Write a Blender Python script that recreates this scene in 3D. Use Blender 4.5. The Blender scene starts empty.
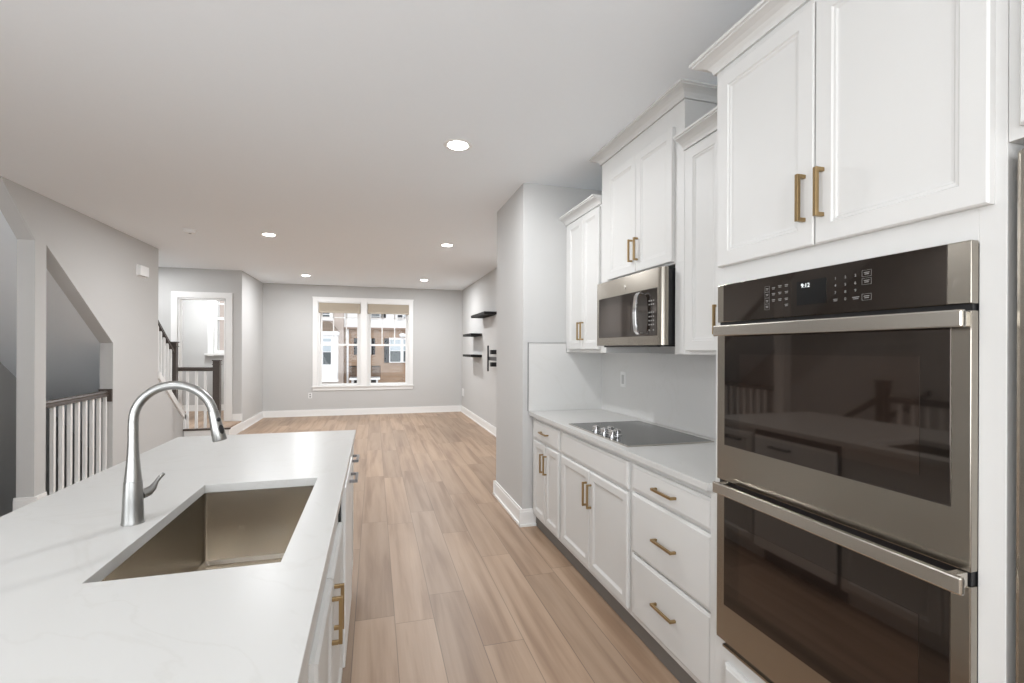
import bpy, bmesh, math, random
from mathutils import Vector, Matrix, Euler
random.seed(4)
S = bpy.context.scene
COL = S.collection
PI = math.pi

# ------------------------------------------------------------------ camera
cam_d = bpy.data.cameras.new('camera')
cam = bpy.data.objects.new('camera', cam_d)
COL.objects.link(cam)
cam_d.sensor_width = 36.0
cam_d.lens = 481.24 / 1024 * 36.0
cam_d.shift_y = 7.84 / 1024
cam_d.clip_start = 0.02
cam_d.clip_end = 200
YAW, ROLL = 0.2788, 0.0039
cam.matrix_world = (Matrix.Translation((0, 0, 1.41)) @ Matrix.Rotation(-YAW, 4, 'Z')
                    @ Matrix.Rotation(PI / 2, 4, 'X') @ Matrix.Rotation(ROLL, 4, 'Z'))
S.camera = cam

# ------------------------------------------------------------------ world, exposure, added fill lamps
S.view_settings.view_transform = 'Standard'
S.view_settings.look = 'None'
S.view_settings.gamma = 1.0
S.view_settings.use_curve_mapping = False
S.view_settings.exposure = 0.78
W = bpy.data.worlds.new('overcast_sky')
S.world = W
W.use_nodes = True
wn = W.node_tree
wn.nodes['Background'].inputs[0].default_value = (0.93, 0.96, 1.0, 1)
wn.nodes['Background'].inputs[1].default_value = 1.15

LAMP_W = 21.5      # each recessed ceiling light
REAR_FILL_W = 34.0      # added fill lamp at each opening of the unseen rear glazing


def area_light(name, loc, direction, sx, sy, power, color=(1, 1, 1), portal=False, shape='RECTANGLE', parent=None, spread=None):
    d = bpy.data.lights.new(name, 'AREA')
    d.shape = shape
    d.size = sx
    if shape in ('RECTANGLE', 'ELLIPSE'):
        d.size_y = sy
    d.energy = power
    d.color = color
    if portal:
        d.cycles.is_portal = True
    if spread:
        d.spread = spread
    o = bpy.data.objects.new(name, d)
    COL.objects.link(o)
    o.location = loc
    o.rotation_euler = Vector(direction).to_track_quat('-Z', 'Y').to_euler()
    if parent:
        o.parent = parent
    return o


# added fill lamps at unseen glazing, tilted up; portals at the far window
for dx in (-1.15, 0.82):
    area_light('rear_fill', (dx, -3.72, 1.30), (0, 1, 0.6), 1.8, 2.5, REAR_FILL_W, (0.93, 0.965, 1.0))  # added area lamp for unseen rear glazing, aimed up at the ceiling
area_light('left_fill', (-2.96, -1.15, 1.45), (1, 0.25, 0.6), 3.5, 1.9, 47.0, (0.93, 0.965, 1.0))  # added area lamp that brightens faces turned to the left
area_light('portal_far_left', (-0.70, 10.98, 1.5), (0, -1, 0), 0.9, 1.8, 1, portal=True)
area_light('portal_far_right', (0.29, 10.98, 1.5), (0, -1, 0), 0.9, 1.8, 1, portal=True)

# ------------------------------------------------------------------ materials


def nt(name):
    m = bpy.data.materials.new(name)
    m.use_nodes = True
    n = m.node_tree
    b = n.nodes['Principled BSDF']
    return m, n, b


def N(n, t, **kw):
    x = n.nodes.new(t)
    for k, v in kw.items():
        if k.startswith('i_'):
            x.inputs[int(k[2:])].default_value = v
        else:
            setattr(x, k, v)
    return x


def simple(name, col, rough=0.5, metal=0.0, noise=0.03, scale=8.0, bump=0.0, coat=0.0, spec=None, stretch=None):
    m, n, b = nt(name)
    tc = N(n, 'ShaderNodeTexCoord')
    mp = N(n, 'ShaderNodeMapping')
    if stretch:
        mp.inputs['Scale'].default_value = stretch
    nz = N(n, 'ShaderNodeTexNoise')
    nz.inputs['Scale'].default_value = scale
    nz.inputs['Detail'].default_value = 4
    n.links.new(tc.outputs['Object'], mp.inputs[0])
    n.links.new(mp.outputs[0], nz.inputs['Vector'])
    r = N(n, 'ShaderNodeMapRange')
    r.inputs[3].default_value = 1 - noise
    r.inputs[4].default_value = 1 + noise
    n.links.new(nz.outputs[0], r.inputs[0])
    mx = N(n, 'ShaderNodeVectorMath', operation='SCALE')
    mx.inputs[0].default_value = col
    n.links.new(r.outputs[0], mx.inputs['Scale'])
    n.links.new(mx.outputs[0], b.inputs['Base Color'])
    b.inputs['Roughness'].default_value = rough
    b.inputs['Metallic'].default_value = metal
    if coat:
        b.inputs['Coat Weight'].default_value = coat
        b.inputs['Coat Roughness'].default_value = 0.05
    if spec is not None:
        b.inputs['Specular IOR Level'].default_value = spec
    if bump:
        bp = N(n, 'ShaderNodeBump')
        bp.inputs['Strength'].default_value = bump
        bp.inputs['Distance'].default_value = 0.002
        n.links.new(nz.outputs[0], bp.inputs['Height'])
        n.links.new(bp.outputs[0], b.inputs['Normal'])
    return m


def steel(name, col, rough=0.27, stretch=(1, 1, 60), noise=0.05):
    m = simple(name, col, rough, 1.0, noise, 14.0, stretch=stretch)
    b = m.node_tree.nodes['Principled BSDF']
    return m


def emit(name, col, s):
    m, n, b = nt(name)
    b.inputs['Base Color'].default_value = (*col, 1)
    b.inputs['Emission Color'].default_value = (*col, 1)
    b.inputs['Emission Strength'].default_value = s
    return m


def glass_mat(name, tint=(1, 1, 1)):
    m, n, b = nt(name)
    n.nodes.remove(b)
    out = n.nodes['Material Output']
    tr = N(n, 'ShaderNodeBsdfTransparent')
    tr.inputs[0].default_value = (*tint, 1)
    gl = N(n, 'ShaderNodeBsdfGlossy')
    gl.inputs['Roughness'].default_value = 0.0
    fr = N(n, 'ShaderNodeFresnel')
    fr.inputs[0].default_value = 1.3
    mx = N(n, 'ShaderNodeMixShader')
    n.links.new(fr.outputs[0], mx.inputs[0])
    n.links.new(tr.outputs[0], mx.inputs[1])
    n.links.new(gl.outputs[0], mx.inputs[2])
    n.links.new(mx.outputs[0], out.inputs[0])
    return m


def floor_mat():
    m, n, b = nt('oak_plank_floor')
    L = n.links.new

    def M(op, a=None, c=None, d=None):
        x = N(n, 'ShaderNodeMath', operation=op)
        for i, v in enumerate((a, c, d)):
            if v is None:
                continue
            if isinstance(v, (int, float)):
                x.inputs[i].default_value = v
            else:
                L(v, x.inputs[i])
        return x.outputs[0]
    geo = N(n, 'ShaderNodeNewGeometry')
    sp = N(n, 'ShaderNodeSeparateXYZ')
    L(geo.outputs['Position'], sp.inputs[0])
    PW, PL = 0.1985, 1.45
    xr = M('DIVIDE', M('SUBTRACT', sp.outputs[0], 0.108), PW)
    row = M('FLOOR', xr)
    fx = M('FRACT', xr)
    wn1 = N(n, 'ShaderNodeTexWhiteNoise', noise_dimensions='1D')
    L(row, wn1.inputs['W'])
    yr = M('ADD', M('DIVIDE', sp.outputs[1], PL), M('MULTIPLY', wn1.outputs[0], 7.3))
    cl = M('FLOOR', yr)
    fy = M('FRACT', yr)
    cmb = N(n, 'ShaderNodeCombineXYZ')
    L(row, cmb.inputs[0])
    L(cl, cmb.inputs[1])
    wn2 = N(n, 'ShaderNodeTexWhiteNoise', noise_dimensions='3D')
    L(cmb.outputs[0], wn2.inputs['Vector'])
    # grain coordinates shifted per plank
    off = N(n, 'ShaderNodeVectorMath', operation='SCALE')
    off.inputs['Scale'].default_value = 37.0
    L(wn2.outputs['Color'], off.inputs[0])
    add = N(n, 'ShaderNodeVectorMath', operation='ADD')
    L(geo.outputs['Position'], add.inputs[0])
    L(off.outputs[0], add.inputs[1])
    mp = N(n, 'ShaderNodeMapping')
    mp.inputs['Scale'].default_value = (10.0, 0.6, 1)
    L(add.outputs[0], mp.inputs[0])
    nz = N(n, 'ShaderNodeTexNoise')
    nz.inputs['Scale'].default_value = 1.3
    nz.inputs['Detail'].default_value = 5
    nz.inputs['Distortion'].default_value = 0.45
    L(mp.outputs[0], nz.inputs['Vector'])
    mp2 = N(n, 'ShaderNodeMapping')
    mp2.inputs['Scale'].default_value = (60.0, 2.0, 1)
    L(add.outputs[0], mp2.inputs[0])
    nz2 = N(n, 'ShaderNodeTexNoise')
    nz2.inputs['Scale'].default_value = 2.0
    nz2.inputs['Detail'].default_value = 3
    L(mp2.outputs[0], nz2.inputs['Vector'])
    cr = N(n, 'ShaderNodeValToRGB')
    e = cr.color_ramp.elements
    e[0].position = 0.33
    e[0].color = (0.275, 0.178, 0.115, 1)
    e[1].position = 0.66
    e[1].color = (0.42, 0.297, 0.207, 1)
    mid = e.new(0.5)
    mid.color = (0.375, 0.258, 0.174, 1)
    L(nz.outputs[0], cr.inputs[0])
    br = M('ADD', M('MULTIPLY', wn2.outputs[0], 0.24), 0.81)
    br = M('MULTIPLY', br, M('ADD', M('MULTIPLY', nz2.outputs[0], 0.16), 0.92))
    # seams
    sx = M('MINIMUM', fx, M('SUBTRACT', 1.0, fx))
    sy = M('MINIMUM', fy, M('SUBTRACT', 1.0, fy))
    seam = M('MINIMUM', M('MULTIPLY', sx, PW), M('MULTIPLY', sy, PL))
    sm = N(n, 'ShaderNodeMapRange')
    sm.inputs[1].default_value = 0.0008
    sm.inputs[2].default_value = 0.0028
    sm.inputs[3].default_value = 0.5
    sm.inputs[4].default_value = 1.0
    L(seam, sm.inputs[0])
    br = M('MULTIPLY', br, sm.outputs[0])
    sc = N(n, 'ShaderNodeVectorMath', operation='SCALE')
    L(cr.outputs[0], sc.inputs[0])
    L(br, sc.inputs['Scale'])
    L(sc.outputs[0], b.inputs['Base Color'])
    b.inputs['Roughness'].default_value = 0.42
    bp = N(n, 'ShaderNodeBump')
    bp.inputs['Strength'].default_value = 0.15
    bp.inputs['Distance'].default_value = 0.002
    L(sm.outputs[0], bp.inputs['Height'])
    L(bp.outputs[0], b.inputs['Normal'])
    return m


def quartz_mat(name, base, vein):
    m, n, b = nt(name)
    L = n.links.new
    geo = N(n, 'ShaderNodeNewGeometry')
    nz = N(n, 'ShaderNodeTexNoise')
    nz.inputs['Scale'].default_value = 1.6
    nz.inputs['Detail'].default_value = 7
    nz.inputs['Distortion'].default_value = 1.6
    L(geo.outputs['Position'], nz.inputs['Vector'])
    cr = N(n, 'ShaderNodeValToRGB')
    e = cr.color_ramp.elements
    e[0].position = 0.485
    e[0].color = (*base, 1)
    e[1].position = 0.515
    e[1].color = (*base, 1)
    k = e.new(0.5)
    k.color = (*vein, 1)
    L(nz.outputs[0], cr.inputs[0])
    L(cr.outputs[0], b.inputs['Base Color'])
    b.inputs['Roughness'].default_value = 0.30
    b.inputs['Specular IOR Level'].default_value = 0.16
    return m


def brick_mat():
    m, n, b = nt('tan_brick')
    L = n.links.new
    tc = N(n, 'ShaderNodeTexCoord')
    mp = N(n, 'ShaderNodeMapping')
    mp.inputs['Rotation'].default_value = (PI / 2, 0, 0)
    L(tc.outputs['Object'], mp.inputs[0])
    br = N(n, 'ShaderNodeTexBrick')
    br.inputs['Color1'].default_value = (0.36, 0.215, 0.125, 1)
    br.inputs['Color2'].default_value = (0.26, 0.150, 0.085, 1)
    br.inputs['Mortar'].default_value = (0.38, 0.31, 0.24, 1)
    br.inputs['Scale'].default_value = 1.0
    br.inputs['Brick Width'].default_value = 0.2
    br.inputs['Row Height'].default_value = 0.075
    br.inputs['Mortar Size'].default_value = 0.01
    L(mp.outputs[0], br.inputs['Vector'])
    L(br.outputs[0], b.inputs['Base Color'])
    b.inputs['Roughness'].default_value = 0.85
    return m


def lap_mat(name, col, pitch=0.13):
    m, n, b = nt(name)
    L = n.links.new
    tc = N(n, 'ShaderNodeTexCoord')
    wv = N(n, 'ShaderNodeTexWave', wave_type='BANDS', bands_direction='Z', wave_profile='SAW')
    wv.inputs['Scale'].default_value = 1 / pitch / 3.0
    L(tc.outputs['Object'], wv.inputs[0])
    bp = N(n, 'ShaderNodeBump')
    bp.inputs['Strength'].default_value = 0.4
    bp.inputs['Distance'].default_value = 0.02
    L(wv.outputs['Color'], bp.inputs['Height'])
    L(bp.outputs[0], b.inputs['Normal'])
    b.inputs['Base Color'].default_value = (*col, 1)
    b.inputs['Roughness'].default_value = 0.7
    return m


WALL = simple('wall_paint', (0.56, 0.556, 0.545), 0.85, noise=0.008, bump=0.03, scale=60)
CEIL = simple('ceiling_paint', (0.89, 0.925, 0.955), 0.95, noise=0.008, scale=40)
TRIM = simple('trim_paint', (0.84, 0.835, 0.82), 0.4, noise=0.01)
CAB = simple('cabinet_paint', (0.65, 0.645, 0.628), 0.48, noise=0.01, scale=3)
FLOOR = floor_mat()
QUARTZ = quartz_mat('white_quartz', (0.565, 0.56, 0.543), (0.545, 0.538, 0.518))
QUARTZ_LIT = quartz_mat('white_quartz_lit', (0.66, 0.655, 0.64), (0.645, 0.64, 0.62))  # counter quartz copied lighter, so the backsplash looks better lit
STEEL = steel('brushed_steel', (0.37, 0.34, 0.295), 0.24)
STEELD = steel('steel_handle', (0.56, 0.53, 0.48), 0.24)
NICKEL = steel('brushed_nickel', (0.36, 0.36, 0.35), 0.30, noise=0.03)
SINKM = steel('sink_steel', (0.50, 0.455, 0.39), 0.27, stretch=(1, 1, 25), noise=0.07)
CHROME = simple('chrome', (0.75, 0.75, 0.76), 0.08, 1.0, 0.01)
TOE_SHADE = simple('toe_kick_shade', (0.17, 0.155, 0.14), 0.7)  # dark tone has the shade under the cabinets put into it
GUNMETAL = simple('grey_metal', (0.22, 0.22, 0.23), 0.3, 0.9, 0.02)
BRASS = simple('champagne_brass', (0.36, 0.255, 0.13), 0.34, 1.0, 0.03)
BGLASS = simple('black_oven_glass', (0.009, 0.007, 0.006), 0.04, 0.0, 0.02, spec=0.85)
WGLASS = simple('oven_window_glass', (0.014, 0.009, 0.007), 0.04, 0.0, 0.02, spec=1.0)
CGLASS = simple('cooktop_glass', (0.028, 0.028, 0.027), 0.12, 0.0, 0.02, spec=0.5)
BLACK = simple('black_plastic', (0.012, 0.012, 0.013), 0.4, noise=0.02)
DARKMETAL = simple('black_metal', (0.02, 0.02, 0.022), 0.35, 0.5)
DWOOD = simple('dark_stained_wood', (0.070, 0.055, 0.046), 0.35, noise=0.25, scale=6, stretch=(8, 1, 8))
SHELF = simple('charcoal_shelf', (0.012, 0.011, 0.011), 0.6, noise=0.1, spec=0.2)
PLASTIC = simple('white_plastic', (0.80, 0.80, 0.79), 0.35, noise=0.01)
GREYP = simple('grey_slot', (0.25, 0.25, 0.25), 0.5)
for _m in (BGLASS, WGLASS):
    _m.node_tree.nodes['Principled BSDF'].inputs['Specular Tint'].default_value = (1.0, 0.86, 0.76, 1)
LEGEND = simple('panel_legend', (0.27, 0.26, 0.25), 0.5)
SCREEN = simple('display_glass', (0.004, 0.004, 0.004), 0.04, spec=0.6)
DIGITS = emit('display_digits', (0.85, 0.9, 0.9), 0.3)
LENS = emit('lamp_lens', (1.0, 0.97, 0.92), 14.0)
GLASS = glass_mat('window_glass')
BLIND = simple('cellular_shade', (0.47, 0.41, 0.33), 0.8, noise=0.04)
BRICK = brick_mat()
SIDING = lap_mat('white_siding', (0.86, 0.86, 0.86))
BEIGE = lap_mat('beige_siding', (0.52, 0.44, 0.39))
OUTW = simple('outdoor_white_trim', (0.88, 0.88, 0.88), 0.6)
OUTD = simple('outdoor_dark', (0.018, 0.018, 0.02), 0.8, spec=0.1)
OUTG = simple('outdoor_pane', (0.10, 0.115, 0.12), 0.5, spec=0.2)
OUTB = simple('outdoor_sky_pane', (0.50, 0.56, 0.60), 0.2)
SHINGLE = simple('brown_shingle', (0.22, 0.17, 0.13), 0.9, noise=0.4, scale=12)
ASPHALT = simple('asphalt', (0.20, 0.19, 0.18), 0.9, noise=0.1)
CORNICE = simple('brown_cornice', (0.28, 0.20, 0.15), 0.7)
CARPET = simple('stair_tread_wood', (0.10, 0.075, 0.06), 0.5, noise=0.2)

# ------------------------------------------------------------------ mesh helpers


class MB:
    def __init__(self):
        self.bm = bmesh.new()

    def box(self, x0, x1, y0, y1, z0, z1):
        bm = self.bm
        v = [bm.verts.new(p) for p in ((x0, y0, z0), (x1, y0, z0), (x1, y1, z0), (x0, y1, z0),
                                       (x0, y0, z1), (x1, y0, z1), (x1, y1, z1), (x0, y1, z1))]
        for f in ((0, 3, 2, 1), (4, 5, 6, 7), (0, 1, 5, 4), (1, 2, 6, 5), (2, 3, 7, 6), (3, 0, 4, 7)):
            bm.faces.new([v[i] for i in f])
        return self

    def rbox(self, c, s, rot=(0, 0, 0)):
        """box centred at c, size s, rotated"""
        b = MB().box(-s[0] / 2, s[0] / 2, -s[1] / 2, s[1] / 2, -s[2] / 2, s[2] / 2)
        return self.add(b, Matrix.Translation(c) @ Euler(rot).to_matrix().to_4x4())

    def add(self, other, mat=None):
        me = bpy.data.meshes.new('tmp')
        other.bm.to_mesh(me)
        if mat is not None:
            me.transform(mat)
        self.bm.from_mesh(me)
        bpy.data.meshes.remove(me)
        return self

    def loft(self, rings, caps=True, closed=True):
        bm = self.bm
        R = [[bm.verts.new(p) for p in r] for r in rings]
        k = len(rings[0])
        for a, b in zip(R[:-1], R[1:]):
            for i in range(k if closed else k - 1):
                j = (i + 1) % k
                bm.faces.new((a[i], a[j], b[j], b[i]))
        if caps:
            bm.faces.new(R[0][::-1])
            bm.faces.new(R[-1])
        return self

    def prism(self, pts, axis, a0, a1):
        """2-D polygon pts extruded along axis ('x','y','z') from a0 to a1"""
        def P(p, a):
            return {'x': (a, p[0], p[1]), 'y': (p[0], a, p[1]), 'z': (p[0], p[1], a)}[axis]
        return self.loft([[P(p, a0) for p in pts], [P(p, a1) for p in pts]])

    def lathe(self, c, prof, seg=24, axis='z'):
        rings = []
        for r, h in prof:
            ring = []
            for i in range(seg):
                t = 2 * PI * i / seg
                a, b = r * math.cos(t), r * math.sin(t)
                ring.append({'z': (c[0] + a, c[1] + b, c[2] + h), 'x': (c[0] + h, c[1] + a, c[2] + b),
                             'y': (c[0] + a, c[1] + h, c[2] + b)}[axis])
            rings.append(ring)
        return self.loft(rings)

    def tube(self, pts, rad, seg=12, up=(0, 1, 0)):
        pts = [Vector(p) for p in pts]
        if isinstance(rad, (int, float)):
            rad = [rad] * len(pts)
        rings = []
        for i, p in enumerate(pts):
            t = (pts[min(i + 1, len(pts) - 1)] - pts[max(i - 1, 0)]).normalized()
            u = Vector(up)
            s = t.cross(u)
            if s.length < 1e-3:
                s = t.cross(Vector((1, 0, 0)))
            s.normalize()
            w = s.cross(t).normalized()
            rings.append([p + (s * math.cos(2 * PI * k / seg) + w * math.sin(2 * PI * k / seg)) * rad[i] for k in range(seg)])
        return self.loft(rings)

    def build(self, name, mat, parent=None, smooth=False, bevel=0.0, seg=2, angle=0.6):
        bm = self.bm
        bmesh.ops.recalc_face_normals(bm, faces=bm.faces)
        me = bpy.data.meshes.new(name)
        bm.to_mesh(me)
        bm.free()
        me.materials.append(mat)
        o = bpy.data.objects.new(name, me)
        COL.objects.link(o)
        if parent is not None:
            o.parent = parent
            o.matrix_parent_inverse = world_of(parent).inverted()
        if smooth:
            for p in me.polygons:
                p.use_smooth = True
            me.set_sharp_from_angle(angle=angle)
        if bevel:
            b = o.modifiers.new('bevel', 'BEVEL')
            b.width = bevel
            b.segments = seg
            b.limit_method = 'ANGLE'
            b.angle_limit = 0.6
        return o


def world_of(o):
    m = o.matrix_basis.copy()
    if o.parent:
        m = world_of(o.parent) @ o.matrix_parent_inverse @ m
    return m


def box(name, mat, x0, x1, y0, y1, z0, z1, parent=None, bevel=0.0):
    return MB().box(x0, x1, y0, y1, z0, z1).build(name, mat, parent, bevel=bevel)


def struct(o):
    o['kind'] = 'structure'
    return o


def tag(o, label, cat, group=None):
    o['label'] = label
    o['category'] = cat
    if group:
        o['group'] = group
    return o


def thing(name, label, cat, loc, group=None):
    o = bpy.data.objects.new(name, None)
    o.empty_display_size = 0.1
    COL.objects.link(o)
    o.location = loc
    return tag(o, label, cat, group)


def copy_tree(o, parent=None):
    c = o.copy()
    COL.objects.link(c)
    if parent is not None:
        c.parent = parent
    for ch in o.children:
        copy_tree(ch, c)
    return c


def text(name, body, size, mat, mw, parent, align='CENTER'):
    """text as a thin mesh; mw places it (text lies in local XY)"""
    cu = bpy.data.curves.new(name, 'FONT')
    cu.body = body
    cu.size = size
    cu.extrude = 0.0003
    cu.align_x = align
    cu.align_y = 'CENTER'
    tmp = bpy.data.objects.new(name, cu)
    COL.objects.link(tmp)
    dg = bpy.context.evaluated_depsgraph_get()
    dg.update()
    me = bpy.data.meshes.new_from_object(tmp.evaluated_get(dg))
    bpy.data.objects.remove(tmp)
    me.transform(mw)
    me.materials.clear()
    me.materials.append(mat)
    o = bpy.data.objects.new(name, me)
    COL.objects.link(o)
    o.parent = parent
    o.matrix_parent_inverse = world_of(parent).inverted()
    return o


# local XY plane -> plane facing -x (text reads left to right towards -y)
def facing_minus_x(x, y, z):
    return Matrix(((0, 0, -1, x), (-1, 0, 0, y), (0, 1, 0, z), (0, 0, 0, 1)))


# ------------------------------------------------------------------ the shell
CZ = 2.74
FT = 0.25
# floors
m = MB()
m.box(-2.91, 2.1, -3.8, 11.0, -FT, 0)
m.box(-3.97, -2.91, -3.8, 4.05, -FT, 0)
fl = m.build('floor', FLOOR)
struct(fl)
# raised landing and front hall
m = MB()
m.box(-3.97, -2.18, 8.5, 9.19, 0.0, 0.172)
m.box(-2.78, -2.18, 8.42, 8.5, 0.0, 0.172)
m.box(-3.97, -2.36, 9.19, 11.0, 0.0, 0.172)
struct(m.build('floor_landing', FLOOR))
m = MB()
m.box(-2.78, -2.165, 8.405, 8.42, 0.0, 0.15)
m.box(-2.18, -2.165, 8.42, 9.19, 0.0, 0.15)
struct(m.build('trim_1', TRIM))
m = MB()
m.box(-2.785, -2.15, 8.39, 8.43, 0.150, 0.176)
struct(m.build('trim_2', DWOOD))
# ceiling
struct(box('ceiling', CEIL, -3.97, 2.1, -3.8, 11.0, CZ, CZ + 0.15))


def panel_with_holes(mb, a0, a1, z0, z1, holes, t0, t1, axis):
    """wall slab with rectangular holes; a = along coordinate, t = thickness coordinate"""
    def bx(p, q, r, s):
        if q - p < 1e-6 or s - r < 1e-6:
            return
        if axis == 'x':
            mb.box(p, q, t0, t1, r, s)
        else:
            mb.box(t0, t1, p, q, r, s)
    cur = a0
    for (h0, h1, g0, g1) in sorted(holes):
        bx(cur, h0, z0, z1)
        bx(h0, h1, z0, g0)
        bx(h0, h1, g1, z1)
        cur = h1
    bx(cur, a1, z0, z1)


# far wall with the double window opening
m = MB()
panel_with_holes(m, -3.97, 2.1, -0.0, CZ, [(-1.14, 0.745, 0.60, 2.405), (-3.06, -2.44, 1.31, 2.60)], 10.8, 11.0, 'x')
struct(m.build('wall_far', WALL))
# right wall of the living room, kitchen wall, chimney-like column
struct(box('wall_right', WALL, 1.91, 2.1, 4.5, 10.8, 0, CZ))
struct(box('wall_kitchen', WALL, 1.842, 2.1, -3.6, 3.70, 0, CZ))
struct(box('wall_column', WALL, 1.141, 2.1, 3.67, 4.53, 0, CZ))
# left return of living room
struct(box('wall_left_return', WALL, -2.36, -2.18, 9.19, 10.8, 0.0, CZ))
# hall wall with doorway
m = MB()
panel_with_holes(m, -3.97, -2.36, 0.172, CZ, [(-3.124, -2.431, 0.172, 2.245)], 9.19, 9.31, 'x')
struct(m.build('wall_hall', WALL))
# left wall: openings under the stair flight
XL0, XL1 = -2.914, -2.79
# convex pieces so that the faces stay clean
m = MB()
m.prism([(5.076, 0), (5.225, 0), (5.225, 2.318), (5.225, CZ), (4.674, CZ), (5.076, 2.328)], 'x', XL0, XL1)
m.prism([(5.225, 2.318), (6.36, 1.463), (6.36, CZ), (5.225, CZ)], 'x', XL0, XL1)
m.prism([(6.36, 0), (7.52, 0), (7.52, CZ), (6.36, CZ)], 'x', XL0, XL1)
m.prism([(7.52, 0), (8.475, 0), (8.475, 0.36), (7.52, 1.07)], 'x', XL0, XL1)
panel_with_holes(m, -3.6, 1.6, 0, CZ, [(-2.9, 0.6, 0.5, 2.4)], XL0, XL1, 'y')
struct(m.build('wall_left', WALL))
# outer wall of the stairwell and end walls
struct(box('wall_stairwell', WALL, -4.1, -3.97, 1.5, 11.0, -2.9, CZ))
struct(box('wall_stair_end', WALL, -3.97, XL0, 1.5, 1.6, 0, CZ))
m = MB()
for a, b, e, f in ((-2.9, -2.84, 0.5, 2.4), (0.54, 0.6, 0.5, 2.4), (-1.18, -1.12, 0.5, 2.4), (-2.9, 0.6, 0.5, 0.56), (-2.9, 0.6, 2.34, 2.4)):
    m.box(-2.90, -2.84, a, b, e, f)
struct(m.build('window_5', TRIM))  # added window out of view, an opening for the left fill lamp
struct(box('wall_rear_lower', WALL, -3.97, -2.91, 8.40, 8.475, -2.9, 0.0))
m = MB()
panel_with_holes(m, -3.97, 2.1, 0, CZ, [(-2.1, -0.25, 0.03, 2.6), (-0.1, 1.75, 0.03, 2.6)], -3.8, -3.6, 'x')
struct(m.build('wall_rear', WALL))
# lower-stair side wall below the floor
struct(box('wall_under_stair', WALL, -2.91, -2.79, 4.05, 8.475, -2.9, -FT))
struct(box('floor_lower', FLOOR, -4.1, -2.79, 4.0, 8.5, -3.0, -2.9))
struct(box('wall_lower_end', WALL, -3.97, -2.91, 4.0, 4.05, -2.9, -FT))

# stair soffit (underside of the flight going up)
m = MB()
sl = -0.745
def zs(y): return 2.318 + sl * (y - 5.225)
m.prism([(4.66, zs(4.66)), (8.45, zs(8.45)), (8.45, zs(8.45) + 0.02), (4.66, zs(4.66) + 0.02)], 'x', -3.97, XL0)
o = m.build('ceiling_stair_soffit', CEIL)
struct(o)
# treads of the flight going up from the landing
st = thing('staircase', 'wooden stair flight rising from the raised landing behind the sloped railing', 'stairs', (-3.4, 8.4, 0.19))
for k in range(1, 6):
    y1 = 8.475 - 0.25 * (k - 1)
    z = 0.19 + 0.187 * k
    box('tread', DWOOD, -3.96, XL0 - 0.002, y1 - 0.28, y1, z - 0.03, z, st)
    box('riser', TRIM, -3.96, XL0 - 0.002, y1 - 0.02, y1 - 0.005, z - 0.187, z - 0.03, st)
# flight going down
sd = thing('descending_staircase', 'dark wooden stairs going down in the stairwell beside the white post', 'stairs', (-3.4, 4.1, 0))
for k in range(0, 13):
    y0 = 4.06 + 0.255 * k
    z = -0.19 * (k + 1)
    box('tread', DWOOD, -3.955, -2.915, y0, y0 + 0.28, z - 0.03, z, sd)
    box('riser', TRIM, -3.955, -2.915, y0, y0 + 0.015, z, z + 0.16, sd)
m = MB()
m.prism([(4.06, 0.22), (4.06, -0.1), (7.3, -2.5), (7.3, -2.2)], 'x', -3.968, -3.95)
m.build('stringer', DWOOD, sd)
# wall under/behind so light does not leak
struct(box('wall_hall_side', WALL, -3.97, -2.91, 8.475, 8.50, -0.25, 0.0))

# skirtings
BH = 0.135


def baseboard(mb, p, q, n, h=BH, z=0.0):
    """board along p->q, n = unit normal pointing into the room"""
    (x0, y0), (x1, y1) = p, q
    for t, a, b in ((0.014, 0, h - 0.02), (0.010, h - 0.02, h), (0.026, 0, 0.018)):
        X = sorted((x0, x1, x0 + n[0] * t, x1 + n[0] * t))
        Y = sorted((y0, y1, y0 + n[1] * t, y1 + n[1] * t))
        mb.box(X[0], X[-1], Y[0], Y[-1], z + a, z + b)
    return mb


struct(baseboard(MB(), (-2.18, 10.8), (1.91, 10.8), (0, -1)).build('baseboard_far', TRIM))
struct(baseboard(MB(), (1.91, 4.53), (1.91, 10.79), (-1, 0)).build('baseboard_right', TRIM))
m = MB()
baseboard(m, (1.141, 3.67), (1.141, 4.53), (-1, 0))
baseboard(m, (1.115, 3.67), (1.285, 3.67), (0, -1))
baseboard(m, (1.115, 4.53), (1.90, 4.53), (0, 1))
struct(m.build('baseboard_column', TRIM))
struct(baseboard(MB(), (-2.18, 9.19), (-2.18, 10.79), (1, 0)).build('baseboard_left', TRIM))
m = MB()
baseboard(m, (-2.316, 9.19), (-2.166, 9.19), (0, -1), 0.12, 0.172)
baseboard(m, (-3.97, 9.19), (-3.23, 9.19), (0, -1), 0.12, 0.172)
baseboard(m, (-3.97, 10.8), (-2.37, 10.8), (0, -1), 0.12, 0.172)
struct(m.build('baseboard_hall', TRIM))
m = MB()
baseboard(m, (XL1, 5.076), (XL1, 5.225), (1, 0))
baseboard(m, (XL0 - 0.014, 5.076), (XL1 + 0.026, 5.076), (0, -1))
struct(m.build('baseboard_stair', TRIM))
# sloped white cap on the knee wall of the stairs
m = MB()
m.prism([(7.52, 1.0), (7.52, 1.10), (8.50, 0.375), (8.50, 0.275)], 'x', XL0 - 0.015, XL1 + 0.02)
m.box(XL0 - 0.01, XL1 + 0.02, 8.42, 8.50, 0.172, 0.40)
struct(m.build('trim_3', TRIM, bevel=0.003))

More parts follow.
